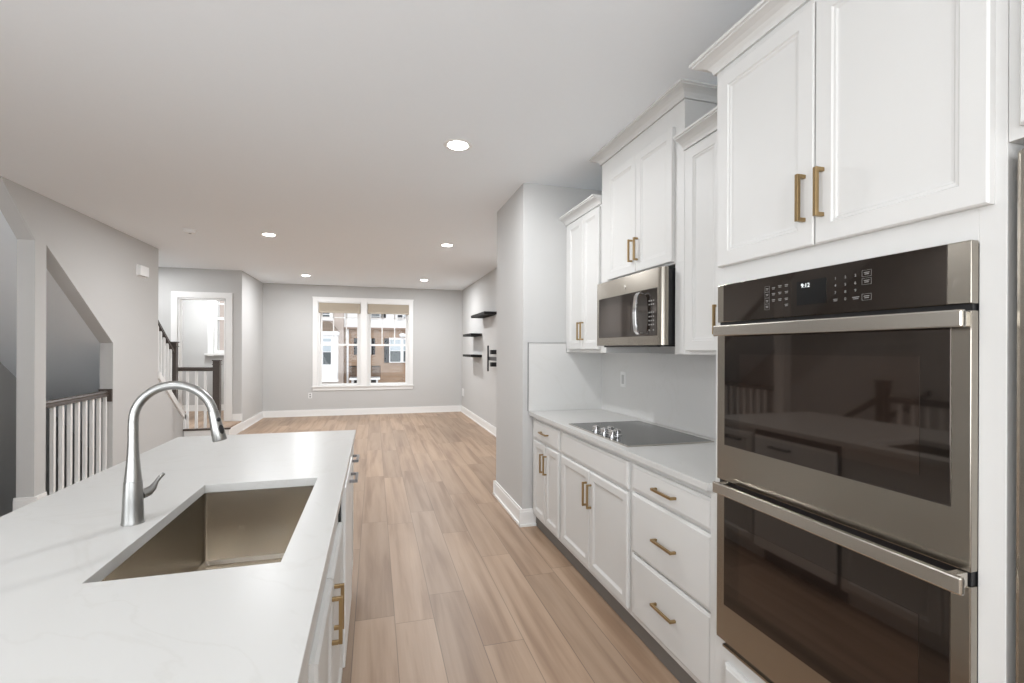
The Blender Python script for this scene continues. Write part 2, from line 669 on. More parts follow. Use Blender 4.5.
# ------------------------------------------------------------------ window_1 (double hung pair)
wroot = struct(box('window_1', TRIM, -0.275, -0.150, 10.775, 10.985, 0.60, 2.405))  # centre mullion post
m = MB()
m.box(-1.235, -1.135, 10.782, 10.80, 0.60, 2.405)
m.box(0.735, 0.822, 10.782, 10.80, 0.60, 2.405)
m.box(-1.235, 0.822, 10.782, 10.80, 2.395, 2.49)
m.box(-1.245, 0.832, 10.772, 10.785, 2.47, 2.495)
m.build('window_casing', TRIM, wroot, bevel=0.003)
m = MB()
m.box(-1.25, 0.835, 10.765, 10.80, 0.60, 0.622)
m.box(-1.235, 0.822, 10.785, 10.80, 0.53, 0.60)
m.build('window_sill', TRIM, wroot, bevel=0.003)
m = MB()
for x0, x1 in ((-1.14, -0.275), (-0.15, 0.745)):
    m.box(x0, x0 + 0.045, 10.83, 10.99, 0.63, 2.37)
    m.box(x1 - 0.045, x1, 10.83, 10.99, 0.63, 2.37)
    m.box(x0, x1, 10.83, 10.99, 0.60, 0.63)
    m.box(x0, x1, 10.83, 10.99, 2.37, 2.405)
m.build('window_frame', TRIM, wroot)
for x0, x1 in ((-1.095, -0.32), (-0.105, 0.70)):
    for z0, z1, yy, mun in ((0.63, 1.51, 10.87, False), (1.475, 2.37, 10.92, True)):
        m = MB()
        e = 0.0015
        m.box(x0 + e, x0 + 0.035, yy, yy + 0.035, z0 + 0.04, z1 - 0.04)
        m.box(x1 - 0.035, x1 - e, yy, yy + 0.035, z0 + 0.04, z1 - 0.04)
        m.box(x0 + e, x1 - e, yy, yy + 0.035, z0 + e, z0 + 0.04)
        m.box(x0 + e, x1 - e, yy, yy + 0.035, z1 - 0.04, z1 - e)
        if mun:
            w = x1 - x0
            for f in (1 / 3, 2 / 3):
                m.box(x0 + w * f - 0.012, x0 + w * f + 0.012, yy + 0.012, yy + 0.026, z0, z1)
            m.box(x0, x1, yy + 0.012, yy + 0.026, 2.065, 2.09)
        s = m.build('sash', TRIM, wroot)
        box('pane', GLASS, x0 + 0.03, x1 - 0.03, yy + 0.017, yy + 0.021, z0 + 0.035, z1 - 0.035, s)
for i, (x0, x1) in enumerate(((-1.125, -0.285), (-0.14, 0.735))):
    b = thing('window_shade', ('tan pleated shade gathered at the top of the left window' if i == 0 else
                               'tan pleated shade gathered at the top of the right window'), 'window shade', ((x0 + x1) / 2, 10.81, 2.17))
    box('headrail', PLASTIC, x0, x1, 10.80, 10.85, 2.375, 2.40, b, bevel=0.003)
    m = MB()
    pts = []
    zz = 2.205
    nf = 9
    for k in range(nf + 1):
        z = zz + (2.375 - zz) * k / nf
        pts.append((10.805, z))
        if k < nf:
            pts.append((10.797, z + (2.375 - zz) / nf / 2))
    bk = [(10.842, 2.375), (10.842, zz)]
    m.prism(pts + bk, 'x', x0 + 0.004, x1 - 0.004)
    m.build('pleats', BLIND, b)
    box('bottom_rail', BLIND, x0 + 0.002, x1 - 0.002, 10.798, 10.845, 2.165, 2.205, b, bevel=0.004)

# window_2 in the front hall
w2 = MB()
w2.box(-3.16, -3.06, 10.78, 10.80, 1.25, 2.70)
w2.box(-2.44, -2.365, 10.78, 10.80, 1.25, 2.70)
w2.box(-3.16, -2.365, 10.78, 10.80, 2.60, 2.70)
w2.box(-3.06, -3.01, 10.84, 10.99, 1.37, 2.55)
w2.box(-2.50, -2.44, 10.84, 10.99, 1.37, 2.55)
w2.box(-3.01, -2.50, 10.86, 10.97, 1.98, 2.03)
w2.box(-3.06, -2.44, 10.84, 10.99, 1.31, 1.37)
w2.box(-3.06, -2.44, 10.84, 10.99, 2.55, 2.60)
w2.box(-2.87, -2.85, 10.90, 10.93, 2.0, 2.60)
w2.box(-3.01, -2.50, 10.905, 10.925, 2.29, 2.31)
w2r = struct(w2.build('window_2', TRIM))
box('window_sill', TRIM, -3.20, -2.365, 10.72, 10.80, 1.27, 1.31, w2r)
box('pane', GLASS, -3.01, -2.50, 10.915, 10.92, 1.37, 2.55, w2r)

# door_1: doorway casing in hall wall
m = MB()
m.box(-3.225, -3.13, 9.17, 9.19, 0.172, 2.25)
m.box(-2.425, -2.32, 9.17, 9.19, 0.172, 2.25)
m.box(-3.225, -2.32, 9.17, 9.19, 2.25, 2.35)
m.box(-3.124, -3.105, 9.185, 9.32, 0.172, 2.245)
m.box(-2.45, -2.431, 9.185, 9.32, 0.172, 2.245)
m.box(-3.124, -2.431, 9.185, 9.32, 2.225, 2.245)
d1 = struct(m.build('door_1', TRIM, bevel=0.003))
for z in (0.45, 1.0, 1.95):
    box('hinge', STEEL, -2.453, -2.449, 9.20, 9.23, z - 0.04, z + 0.05, d1)

# ------------------------------------------------------------------ railings


def newel(x, y, z0, z1, w, parent):
    m = MB()
    m.box(x - w / 2, x + w / 2, y - w / 2, y + w / 2, z0, z1)
    m.box(x - w / 2 - 0.008, x + w / 2 + 0.008, y - w / 2 - 0.008, y + w / 2 + 0.008, z1 - 0.06, z1 - 0.045)
    m.box(x - w / 2 - 0.01, x + w / 2 + 0.01, y - w / 2 - 0.01, y + w / 2 + 0.01, z1, z1 + 0.018)
    return m.build('newel_post', DWOOD, parent, bevel=0.003)


RAILP = [(-0.030, -0.03), (0.030, -0.03), (0.030, -0.012), (0.024, 0.0), (0.030, 0.012), (0.022, 0.028), (0.0, 0.034), (-0.022, 0.028), (-0.030, 0.012), (-0.024, 0.0), (-0.030, -0.012)]


def handrail(p, q, parent, name='handrail'):
    p, q = Vector(p), Vector(q)
    t = (q - p).normalized()
    s = t.cross(Vector((0, 0, 1))).normalized()
    w = Vector((0, 0, 1))
    m = MB()
    m.loft([[e + s * a + w * b for a, b in RAILP] for e in (p, q)])
    return m.build(name, DWOOD, parent, smooth=True)


def baluster(x, y, z0, z1, parent, w=0.032):
    return box('baluster', TRIM, x - w / 2, x + w / 2, y - w / 2, y + w / 2, z0, z1, parent, bevel=0.002)


# guard rail in the opening under the flight
g = thing('guard_railing', 'dark handrail with white balusters filling the opening under the sloped soffit', 'railing', (-2.85, 5.8, 0))
handrail((-2.85, 5.228, 0.895), (-2.85, 6.335, 0.905), g)
box('rosette', DWOOD, -2.914, -2.79, 6.335, 6.36, 0.815, 0.955, g, bevel=0.004)
for k in range(8):
    baluster(-2.85, 5.436 + 0.128 * k, 0.03, 0.88, g)
box('shoe_rail', TRIM, -2.90, -2.80, 5.225, 6.36, 0.0, 0.03, g)
# sloped stair railing
g = thing('stair_railing', 'sloping dark handrail with white balusters and dark newel at foot of stairs', 'railing', (-2.85, 8.21, 0.19))
handrail((-2.85, 7.40, 1.93), (-2.85, 8.19, 1.35), g)
newel(-2.85, 8.225, 0.30 + 0.27, 1.485, 0.085, g)
for y in (7.56, 7.66, 7.763, 7.877, 7.991, 8.105):
    baluster(-2.85, y, 1.10 - 0.74 * (y - 7.52) + 0.005, 1.93 - 0.734 * (y - 7.40) - 0.02, g, 0.028)
# landing railing
g = thing('landing_railing', 'short level handrail with white balusters ending at dark square newel on raised landing', 'railing', (-2.5, 8.5, 0.19))
handrail((-2.93, 8.48, 1.085), (-2.40, 8.48, 1.085), g)
newel(-2.355, 8.48, 0.1725, 1.21, 0.095, g)
for x in (-2.755, -2.635, -2.515):
    baluster(x, 8.48, 0.1725, 1.065, g, 0.034)
# guard rail further up the hall (reflected in the ovens)
g = thing('hallway_guard_railing', 'dark handrail with white balusters and square newel opposite the wall ovens', 'railing', (-2.85, 3.9, 0))
handrail((-2.85, 1.60, 0.90), (-2.85, 3.77, 0.90), g)
handrail((-2.86, 3.88, 0.90), (-2.86, 4.62, 0.40), g, 'sloped_handrail')
newel(-2.85, 3.83, 0, 1.08, 0.095, g)
for k in range(16):
    baluster(-2.85, 1.74 + 0.128 * k, 0.0, 0.88, g)
g = thing('wall_handrail', 'dark sloping handrail fixed along the stairwell wall', 'handrail', (-3.9, 4.6, 0.5))
handrail((-3.88, 4.05, 0.92), (-3.88, 6.2, -0.68), g, 'rail')
for y in (4.3, 5.8):
    MB().tube([(-3.97, y, 0.92 - 0.744 * (y - 4.05) - 0.08), (-3.89, y, 0.92 - 0.744 * (y - 4.05) - 0.07), (-3.88, y, 0.92 - 0.744 * (y - 4.05) - 0.02)], 0.008).build('bracket', DARKMETAL, g, smooth=True)

# ------------------------------------------------------------------ cabinetry
DOOR_P = [(0, -0.004), (0.004, 0.0), (0.050, 0.0), (0.054, -0.004), (0.060, -0.0045), (0.064, -0.0075), (0.070, -0.0085)]
SLAB_P = [(0, -0.007), (0.003, -0.0045), (0.010, -0.0025), (0.013, 0.0)]
BASE_P = [(0, -0.008), (0.005, -0.003), (0.009, 0.0), (0.046, 0.0), (0.055, -0.006), (0.062, -0.009)]


def front(name, parent, xf, d, y0, y1, z0, z1, prof, thk=0.019, mat=None):
    """cabinet front whose outer face is at xf facing d (-1 or +1 along x)"""
    m = MB()
    rings = [[(xf - d * thk, a, b) for a, b in ((y0, z0), (y1, z0), (y1, z1), (y0, z1))]]
    for ins, dep in prof:
        x = xf + d * dep
        rings.append([(x, a, b) for a, b in ((y0 + ins, z0 + ins), (y1 - ins, z0 + ins), (y1 - ins, z1 - ins), (y0 + ins, z1 - ins))])
    m.loft(rings)
    return m.build(name, mat or CAB, parent)


def pull(parent, xf, d, y, z, L=0.14, vert=True, mat=None, so=0.030, w=0.011):
    """square bar pull standing off the face xf by so"""
    m = MB()
    xo = xf + d * so
    xi = xo - d * w
    a, b = sorted((xo, xi))
    h = L / 2
    p, q = sorted((xf, xi))
    if vert:
        m.box(a, b, y - w / 2, y + w / 2, z - h, z + h)
        for s in (-1, 1):
            zc = z + s * (h - w / 2)
            m.box(p, q, y - w / 2, y + w / 2, zc - w / 2, zc + w / 2)
    else:
        m.box(a, b, y - h, y + h, z - w / 2, z + w / 2)
        for s in (-1, 1):
            yc = y + s * (h - w / 2)
            m.box(p, q, yc - w / 2, yc + w / 2, z - w / 2, z + w / 2)
    return m.build('handle', mat or BRASS, parent, bevel=0.0012)


CROWN_P = [(0.0, 0.0), (0.010, 0.0), (0.010, 0.006), (0.014, 0.014), (0.024, 0.026), (0.038, 0.035), (0.052, 0.040), (0.062, 0.043), (0.062, 0.048), (0.070, 0.050), (0.070, 0.060), (0.0, 0.060)]


def crown(parent, xf, y0, y1, z0, xb, lo, hi, zscale=1.0, ps=1.0, xw=None):
    rings = []
    for dd, dz in CROWN_P:
        dd *= ps
        z = z0 + dz * zscale
        a = y0 - dd * lo
        b = y1 + dd * hi
        rings.append([(xb, a, z), (xf - dd, a, z), (xf - dd, b, z)] + ([(xw, b, z), (xw, y1, z), (xb, y1, z)] if xw else [(xb, b, z)]))
    return MB().loft(rings).build('crown_molding', CAB, parent)


XB = 1.84
# --- upper cabinets
UF, UD = 1.51, 1.49
c = thing('upper_cabinet', 'white two-door upper cabinet between the wall column and the microwave', 'cabinet', (1.68, 3.35, 1.388), 'white kitchen wall cabinets')
box('body', CAB, UF, XB, 3.032, 3.668, 1.388, 2.42, c, bevel=0.001)
d = front('door', c, UD, -1, 3.312, 3.595, 1.412, 2.405, DOOR_P)
pull(d, UD, -1, 3.345, 1.548, 0.134)
d = front('door', c, UD, -1, 3.022 + 0.018, 3.308, 1.412, 2.405, DOOR_P)
pull(d, UD, -1, 3.288, 1.548, 0.134)
crown(c, UF, 3.032, 3.668, 2.42, XB, 0, 0)

c = thing('upper_cabinet', 'tallest white upper cabinet reaching the ceiling above the microwave', 'cabinet', (1.68, 2.57, 1.86), 'white kitchen wall cabinets')
m = MB()
m.box(UF, XB, 2.107, 3.03, 1.86, 2.685)
m.box(UF, XB, 2.955, 3.03, 1.388, 1.86)
m.box(UF, XB, 2.107, 2.182, 1.388, 1.86)
m.build('body', CAB, c, bevel=0.001)
d = front('door', c, UD, -1, 2.550, 2.912, 1.872, 2.575, DOOR_P)
pull(d, UD, -1, 2.588, 2.005, 0.134)
d = front('door', c, UD, -1, 2.187, 2.546, 1.872, 2.575, DOOR_P)
pull(d, UD, -1, 2.525, 2.005, 0.134)
crown(c, UF, 2.107, 3.03, 2.686, XB, 1, 1, 0.9, 1.0)

c = thing('upper_cabinet', 'white upper cabinet squeezed between the microwave and the tall oven cabinet', 'cabinet', (1.68, 1.81, 1.388), 'white kitchen wall cabinets')
box('body', CAB, UF, XB, 1.485, 2.105, 1.388, 2.42, c, bevel=0.001)
d = front('door', c, UD, -1, 1.808, 2.066, 1.405, 2.405, DOOR_P)
pull(d, UD, -1, 1.829, 1.548, 0.134)
d = front('door', c, UD, -1, 1.52, 1.804, 1.405, 2.405, DOOR_P)
pull(d, UD, -1, 1.776, 1.548, 0.134)
crown(c, UF, 1.485, 2.105, 2.42, XB, 0, 0)

# --- tall oven cabinet
XF, XD = 1.200, 1.180
OC = thing('oven_cabinet', 'tall white cabinet housing the double wall ovens with two doors above', 'cabinet', (1.53, 1.08, 0))
m = MB()
m.box(XF, XB, 1.449, 1.484, 0.0, 2.42)
m.box(XF, XB, 0.644, 0.690, 0.0, 2.42)
m.box(XF, XB, 0.690, 1.449, 1.634, 2.42)
m.box(XF, XB, 0.690, 1.449, 0.11, 0.385)
m.box(1.265, XB, 0.690, 1.449, 0.0, 0.11)
m.box(1.78, XB, 0.690, 1.449, 0.385, 1.634)
m.build('body', CAB, OC, bevel=0.001)
box('filler_strip', CAB, 1.200, 1.224, 1.4845, 1.509, 0.0, 0.884, OC, bevel=0.001)
d = front('door', OC, XD, -1, 1.064, 1.457, 1.706, 2.388, DOOR_P, 0.0195)
pull(d, XD, -1, 1.093, 1.844, 0.134)
d = front('door', OC, XD, -1, 0.664, 1.060, 1.706, 2.388, DOOR_P, 0.0195)
pull(d, XD, -1, 1.034, 1.844, 0.134)
d = front('drawer', OC, XD, -1, 0.690, 1.416, 0.105, 0.315, SLAB_P, 0.0195)
pull(d, XD, -1, 1.05, 0.21, 0.17, False)
crown(OC, XF, 0.644, 1.484, 2.416, XB, 0, 1, xw=1.435)

# --- base cabinets
CF, CD = 1.225, 1.207
TH = 0.885


def base_body(c, y0, y1, xf=CF, xb=XB, d=-1):
    m = MB()
    a, b = sorted((xf, xb))
    m.box(a, b, y0, y1, 0.100, TH)
    m.build('body', CAB, c, bevel=0.001)
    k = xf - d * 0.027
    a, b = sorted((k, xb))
    return box('toe_kick', TOE_SHADE, a, b, y0, y1, 0.0, 0.0995, c)


c = thing('base_cabinet', 'white base cabinet beside the wall column with one drawer over two doors', 'cabinet', (1.53, 3.35, 0), 'white base cabinets under the cooktop counter')
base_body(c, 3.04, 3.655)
d = front('drawer', c, CD, -1, 3.062, 3.598, 0.718, 0.856, SLAB_P, 0.0175)
pull(d, CD, -1, 3.33, 0.79, 0.15, False)
d = front('door', c, CD, -1, 3.332, 3.598, 0.128, 0.702, BASE_P, 0.0175)
pull(d, CD, -1, 3.368, 0.565, 0.14)
d = front('door', c, CD, -1, 3.062, 3.328, 0.128, 0.702, BASE_P, 0.0175)
pull(d, CD, -1, 3.296, 0.565, 0.14)
c = thing('base_cabinet', 'widest white base cabinet below the cooktop with plain false drawer front over two doors', 'cabinet', (1.53, 2.57, 0), 'white base cabinets under the cooktop counter')
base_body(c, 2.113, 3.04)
front('false_drawer_front', c, CD, -1, 2.133, 3.010, 0.718, 0.856, SLAB_P, 0.0175)
d = front('door', c, CD, -1, 2.574, 3.010, 0.128, 0.702, BASE_P, 0.0175)
pull(d, CD, -1, 2.606, 0.562, 0.14)
d = front('door', c, CD, -1, 2.133, 2.570, 0.128, 0.702, BASE_P, 0.0175)
pull(d, CD, -1, 2.546, 0.562, 0.14)
c = thing('base_cabinet', 'white base cabinet of three stacked drawers next to the wall ovens', 'cabinet', (1.53, 1.81, 0), 'white base cabinets under the cooktop counter')
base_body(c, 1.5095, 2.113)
for z0, z1, zh in ((0.732, 0.856, 0.793), (0.430, 0.720, 0.567), (0.128, 0.421, 0.282)):
    d = front('drawer', c, CD, -1, 1.514, 2.093, z0, z1, SLAB_P, 0.0175)
    pull(d, CD, -1, 1.806, zh, 0.152, False)

# countertop + splash
ct = MB().prism([(1.189, 1.521), (1.205, 1.521), (1.205, 1.485), (XB, 1.485), (XB, 3.668), (1.189, 3.668)], 'z', TH, 0.915).build('kitchen_countertop', QUARTZ, bevel=0.002)
tag(ct, 'white quartz countertop along the kitchen wall carrying the cooktop', 'countertop')
m = MB()
m.box(1.825, 1.8398, 1.485, 3.655, 0.916, 1.387)
m.box(1.184, 1.505, 3.655, 3.6698, 0.916, 1.462)
m.box(1.505, 1.8398, 3.655, 3.6698, 0.916, 1.386)
bs = m.build('backsplash', QUARTZ_LIT)
m = MB()
m.box(1.181, 1.184, 3.652, 3.6698, 0.916, 1.465)
m.box(1.181, 1.507, 3.652, 3.6698, 1.462, 1.465)
m.build('edge_trim', GREYP, bs)
tag(bs, 'white quartz slab backsplash behind the cooktop wrapping onto the wall column', 'backsplash')
ol = thing('power_outlet', 'white outlet plate on the backsplash under the upper cabinets', 'outlet', (1.82, 3.29, 1.185))
box('plate', PLASTIC, 1.819, 1.825, 3.25, 3.325, 1.127, 1.243, ol, bevel=0.002)
box('socket', simple('outlet_face', (0.5, 0.5, 0.49), 0.4), 1.8175, 1.8195, 3.270, 3.305, 1.150, 1.220, ol)

# ------------------------------------------------------------------ cooktop
ck = thing('electric_cooktop', 'black glass electric cooktop with five chrome knobs set in the white counter', 'cooktop', (1.49, 2.57, 0.915))
box('glass_top', CGLASS, 1.245, 1.752, 2.190, 2.947, 0.9155, 0.921, ck, bevel=0.0015)
m = MB()
m.box(1.236, 1.2445, 2.190, 2.947, 0.9155, 0.922)
m.box(1.236, 1.752, 2.185, 2.1895, 0.9155, 0.9215)
m.box(1.236, 1.752, 2.9475, 2.952, 0.9155, 0.9215)
m.box(1.7525, 1.757, 2.185, 2.952, 0.9155, 0.9215)
m.build('steel_trim', STEELD, ck)
for (x, y) in ((1.275, 2.625), (1.285, 2.535), (1.345, 2.575), (1.285, 2.44), (1.335, 2.475)):
    kb = MB().lathe((x, y, 0.921), [(0.025, 0), (0.025, 0.004), (0.017, 0.006), (0.0165, 0.010), (0.021, 0.013), (0.021, 0.030), (0.0185, 0.033), (0.0, 0.033)], 20).build('knob', CHROME, ck, smooth=True)
    MB().box(x - 0.003, x + 0.003, y - 0.018, y + 0.018, 0.9535, 0.958).build('grip', CHROME, kb, bevel=0.001)

# ------------------------------------------------------------------ microwave
mw = thing('microwave', 'stainless over-the-range microwave with black glass door under the tallest cabinet', 'microwave', (1.6, 2.57, 1.43))
MY0, MY1, MZ0, MZ1 = 2.190, 2.947, 1.436, 1.846
m = MB()
m.box(1.475, 1.838, MY0 + 0.004, MY1 - 0.004, MZ0 + 0.004, MZ1 - 0.004)
m.build('case', BLACK, mw, bevel=0.002)
m = MB()
r = 0.032
prof = [(1.475, MY0)]
for k in range(7):
    t = k / 6 * PI / 2
    prof.append((1.435 + r - r * math.sin(t), MY0 + r - r * math.cos(t)))
prof += [(1.435, MY1 - 0.004), (1.439, MY1), (1.475, MY1)]
m.prism(prof, 'z', MZ0, MZ1)
sh = m.build('front_panel', STEEL, mw, smooth=True)
box('door_glass', BGLASS, 1.4325, 1.4345, 2.233, 2.912, 1.486, 1.741, mw, bevel=0.001)
box('window', WGLASS, 1.4315, 1.4324, 2.50, 2.872, 1.519, 1.690, mw)
m = MB()
HY = 2.372
pts = [(1.432, HY, 1.718), (1.405, HY, 1.722), (1.392, HY, 1.705), (1.386, HY, 1.66), (1.384, HY, 1.61), (1.386, HY, 1.56), (1.392, HY, 1.515), (1.405, HY, 1.500), (1.432, HY, 1.504)]
# flat strap handle, bowed outwards
rings = []
for i, p in enumerate(pts):
    t = (Vector(pts[min(i + 1, 8)]) - Vector(pts[max(i - 1, 0)])).normalized()
    nn = Vector((t.z, 0, -t.x)) * 0.006
    P = Vector(p)
    rings.append([P + nn + Vector((0, 0.016, 0)), P + nn - Vector((0, 0.016, 0)), P - nn - Vector((0, 0.016, 0)), P - nn + Vector((0, 0.016, 0))])
m.loft(rings).build('handle', CHROME, mw, smooth=True, bevel=0.002)
m = MB()
for z in (1.675, 1.655, 1.612, 1.590, 1.568, 1.546, 1.517):
    for y in (2.303, 2.283, 2.262):
        if z == 1.517 and y == 2.283:
            continue
        box('button', LEGEND, 1.4318, 1.4325, y - 0.006, y + 0.006, z - 0.0035, z + 0.0035, mw)
MB().lathe((1.4345, 2.572, 1.783), [(0.011, 0), (0.011, -0.0015), (0.009, -0.002), (0.0, -0.002)], 20, 'x').build('emblem', STEELD, mw, smooth=True)
m = MB()
m.box(1.50, 1.80, 2.25, 2.89, MZ0 - 0.006, MZ0 + 0.004)
m.box(1.455, 1.475, 2.26, 2.88, MZ0 - 0.010, MZ0)
m.build('vent_grille', BLACK, mw)

# ------------------------------------------------------------------ double wall oven
ov = thing('double_wall_oven', 'stainless double wall oven with black glass doors and touch control panel', 'oven', (1.2, 1.07, 0.39))
OX = 1.177
OY0, OY1 = 0.689, 1.449
m = MB()
m.box(1.201, 1.775, 0.694, 1.445, 0.388, 1.628)
m.box(1.186, 1.1995, OY0 + 0.004, OY1 - 0.004, 0.395, 1.636)
m.build('case', BLACK, ov)
# control panel
cp = box('control_panel', STEEL, OX, 1.1985, OY0, OY1, 1.508, 1.639, ov, bevel=0.002)
box('panel_glass', BGLASS, OX - 0.0015, OX + 0.001, 0.733, 1.417, 1.510, 1.6375, cp)
box('display', SCREEN, OX - 0.0025, OX - 0.0014, 1.018, 1.112, 1.540, 1.608, cp)
text('clock_digits', '9:12', 0.017, DIGITS, facing_minus_x(OX - 0.003, 1.083, 1.594), cp)
xx = OX - 0.0021


def legend(yy, z, w, w2, boxed=None):
    m = MB()
    if w:
        m.box(xx, xx + 0.0005, yy - w, yy + w, z + 0.0012, z + 0.0030)
        m.box(xx, xx + 0.0005, yy - w2, yy + w2, z - 0.0030, z - 0.0012)
    if boxed:
        W_, H_ = boxed
        t = 0.0005
        for a, b, e, f in ((yy - W_, yy + W_, z + H_ - t, z + H_), (yy - W_, yy + W_, z - H_, z - H_ + t), (yy - W_, yy - W_ + t, z - H_, z + H_), (yy + W_ - t, yy + W_, z - H_, z + H_)):
            m.box(xx, xx + 0.0005, a, b, e, f)
    m.build('touch_key', LEGEND, cp)


for z in (1.600, 1.582, 1.563, 1.545):
    legend(1.222, z, 0.005, 0.004, (0.009, 0.009))
for yy, rows in ((1.197, (1.600, 1.582, 1.563)), (1.173, (1.603, 1.583, 1.563)), (1.149, (1.603, 1.583, 1.563, 1.545))):
    for z in rows:
        legend(yy, z, 0.006, 0.0045)
for z in (1.603, 1.583, 1.544):
    legend(0.907, z, 0.007, 0.0055, (0.012, 0.008))
legend(0.991, 1.544, 0.006, 0.005)
legend(0.935, 1.544, 0.009, 0.007)
for i, ch in enumerate('123456789'):
    text('keypad_digit', ch, 0.010, LEGEND, facing_minus_x(xx, (0.991, 0.963, 0.936)[i % 3], (1.601, 1.582, 1.563)[i // 3]), cp)
text('keypad_digit', '0', 0.010, LEGEND, facing_minus_x(xx, 0.963, 1.544), cp)


def oven_door(z0, z1, g0, g1, zh):
    dr = box('door', STEEL, OX, 1.1985, OY0, OY1, z0, z1, ov, bevel=0.002)
    box('door_glass', BGLASS, OX - 0.002, OX + 0.001, 0.725, 1.410, g0, g1, dr, bevel=0.001)
    box('door_window', WGLASS, OX - 0.0028, OX - 0.0019, 0.785, 1.338, g0 + 0.052, g1 - 0.085, dr)
    # bar handle with returned ends
    hx = 1.127
    m = MB()
    m.box(hx, hx + 0.014, 0.676, 1.412, zh - 0.0185, zh + 0.0185)
    m.build('handle', STEELD, dr, bevel=0.004)
    for yb in (0.694, 1.386):
        box('handle_bracket', STEELD, hx + 0.010, OX + 0.001, yb, yb + 0.018, zh - 0.016, zh + 0.016, dr, bevel=0.002)
    return dr


oven_door(0.955, 1.494, 1.080, 1.482, 1.476)
ld = oven_door(0.395, 0.925, 0.523, 0.905, 0.938)
MB().lathe((OX - 0.0005, 1.07, 0.455), [(0.013, 0), (0.013, -0.0015), (0.010, -0.002), (0.0, -0.002)], 24, 'x').build('emblem', STEELD, ld, smooth=True)
m = MB()
m.box(1.180, 1.1995, OY0 + 0.02, OY1 - 0.028, 0.372, 0.380)
m.box(1.192, 1.1995, OY0 + 0.02, OY1 - 0.028, 0.372, 0.400)
m.build('lower_trim', STEEL, ov)

# ------------------------------------------------------------------ refrigerator + cabinet above
fr = thing('refrigerator', 'stainless steel refrigerator at the right edge beside the oven cabinet', 'refrigerator', (1.5, 0.18, 0))
box('body', BLACK, 1.255, 1.82, -0.275, 0.632, 0.02, 1.80, fr, bevel=0.004)
FX = 1.192
for a, b, hy in ((0.187, 0.628, 0.225), (-0.270, 0.179, 0.14)):
    d = box('door', STEEL, FX, 1.25, a, b, 0.62, 1.80, fr, bevel=0.008)
    MB().tube([(FX - 0.002, hy, 1.66), (FX - 0.045, hy, 1.66), (FX - 0.05, hy, 1.64), (FX - 0.05, hy, 0.82), (FX - 0.045, hy, 0.80), (FX - 0.002, hy, 0.80)], 0.011).build('handle', STEELD, d, smooth=True)
d = box('freezer_drawer', STEEL, FX, 1.25, -0.270, 0.628, 0.06, 0.61, fr, bevel=0.008)
MB().tube([(FX - 0.002, -0.18, 0.54), (FX - 0.05, -0.18, 0.54), (FX - 0.05, 0.55, 0.54), (FX - 0.002, 0.55, 0.54)], 0.011, up=(0, 0, 1)).build('handle', STEELD, d, smooth=True)
m = MB()
for y in (-0.2, 0.56):
    for x in (1.30, 1.75):
        m.lathe((x, y, 0.0), [(0.02, 0), (0.02, 0.03), (0.0, 0.03)], 10)
m.build('feet', BLACK, fr)
c = thing('upper_cabinet', 'white cabinet above the refrigerator at the top right edge', 'cabinet', (1.53, 0.19, 1.83), 'white kitchen wall cabinets')
box('body', CAB, XF, XB, -0.28, 0.643, 1.822, 2.42, c, bevel=0.001)
d = front('door', c, XD, -1, 0.185, 0.618, 1.842, 2.388, DOOR_P, 0.0195)
pull(d, XD, -1, 0.22, 1.96, 0.137)
d = front('door', c, XD, -1, -0.262, 0.181, 1.842, 2.388, DOOR_P, 0.0195)
pull(d, XD, -1, 0.156, 1.96, 0.137)
crown(c, XF, -0.28, 0.643, 2.416, XB, 1, 0)
fp = box('refrigerator_side_panel', CAB, 1.225, XB, -0.300, -0.281, 0, 1.82)
tag(fp, 'tall white end panel on the far side of the refrigerator from the ovens', 'panel')

# ------------------------------------------------------------------ island
IX0, IX1, IY0, IY1 = -1.048, -0.107, 0.30, 3.087
SX0, SX1, SY0, SY1 = -0.588, -0.207, 1.220, 1.981


def slab_hole(mb, xs, ys, z0, z1):
    bm = mb.bm
    V = {}
    for k, z in enumerate((z0, z1)):
        for i, x in enumerate(xs):
            for j, y in enumerate(ys):
                V[i, j, k] = bm.verts.new((x, y, z))
    for i in range(3):
        for j in range(3):
            if i == 1 and j == 1:
                continue
            for k in (0, 1):
                bm.faces.new((V[i, j, k], V[i + 1, j, k], V[i + 1, j + 1, k], V[i, j + 1, k]))
    def wall(a, b):
        bm.faces.new((V[a[0], a[1], 0], V[b[0], b[1], 0], V[b[0], b[1], 1], V[a[0], a[1], 1]))
    for i in range(3):
        wall((i, 0), (i + 1, 0)); wall((i, 3), (i + 1, 3))
        wall((0, i), (0, i + 1)); wall((3, i), (3, i + 1))
    wall((1, 1), (2, 1)); wall((1, 2), (2, 2)); wall((1, 1), (1, 2)); wall((2, 1), (2, 2))
    return mb


it = slab_hole(MB(), (IX0, SX0, SX1, IX1), (IY0, SY0, SY1, IY1), TH, 0.915).build('island_countertop', QUARTZ, bevel=0.0015)
tag(it, 'white quartz island countertop with a rectangular sink cutout', 'countertop')
# sink
sk = thing('undermount_sink', 'brushed stainless rectangular undermount sink in the island', 'sink', (-0.4, 1.6, 0.65))
m = MB()
SB = 0.625


def rrect(x0, x1, y0, y1, z, r=0.012, n=4):
    out = []
    for cx, cy, a0 in ((x1 - r, y1 - r, 0), (x0 + r, y1 - r, PI / 2), (x0 + r, y0 + r, PI), (x1 - r, y0 + r, 1.5 * PI)):
        for k in range(n + 1):
            a = a0 + PI / 2 * k / n
            out.append((cx + r * math.cos(a), cy + r * math.sin(a), z))
    return out


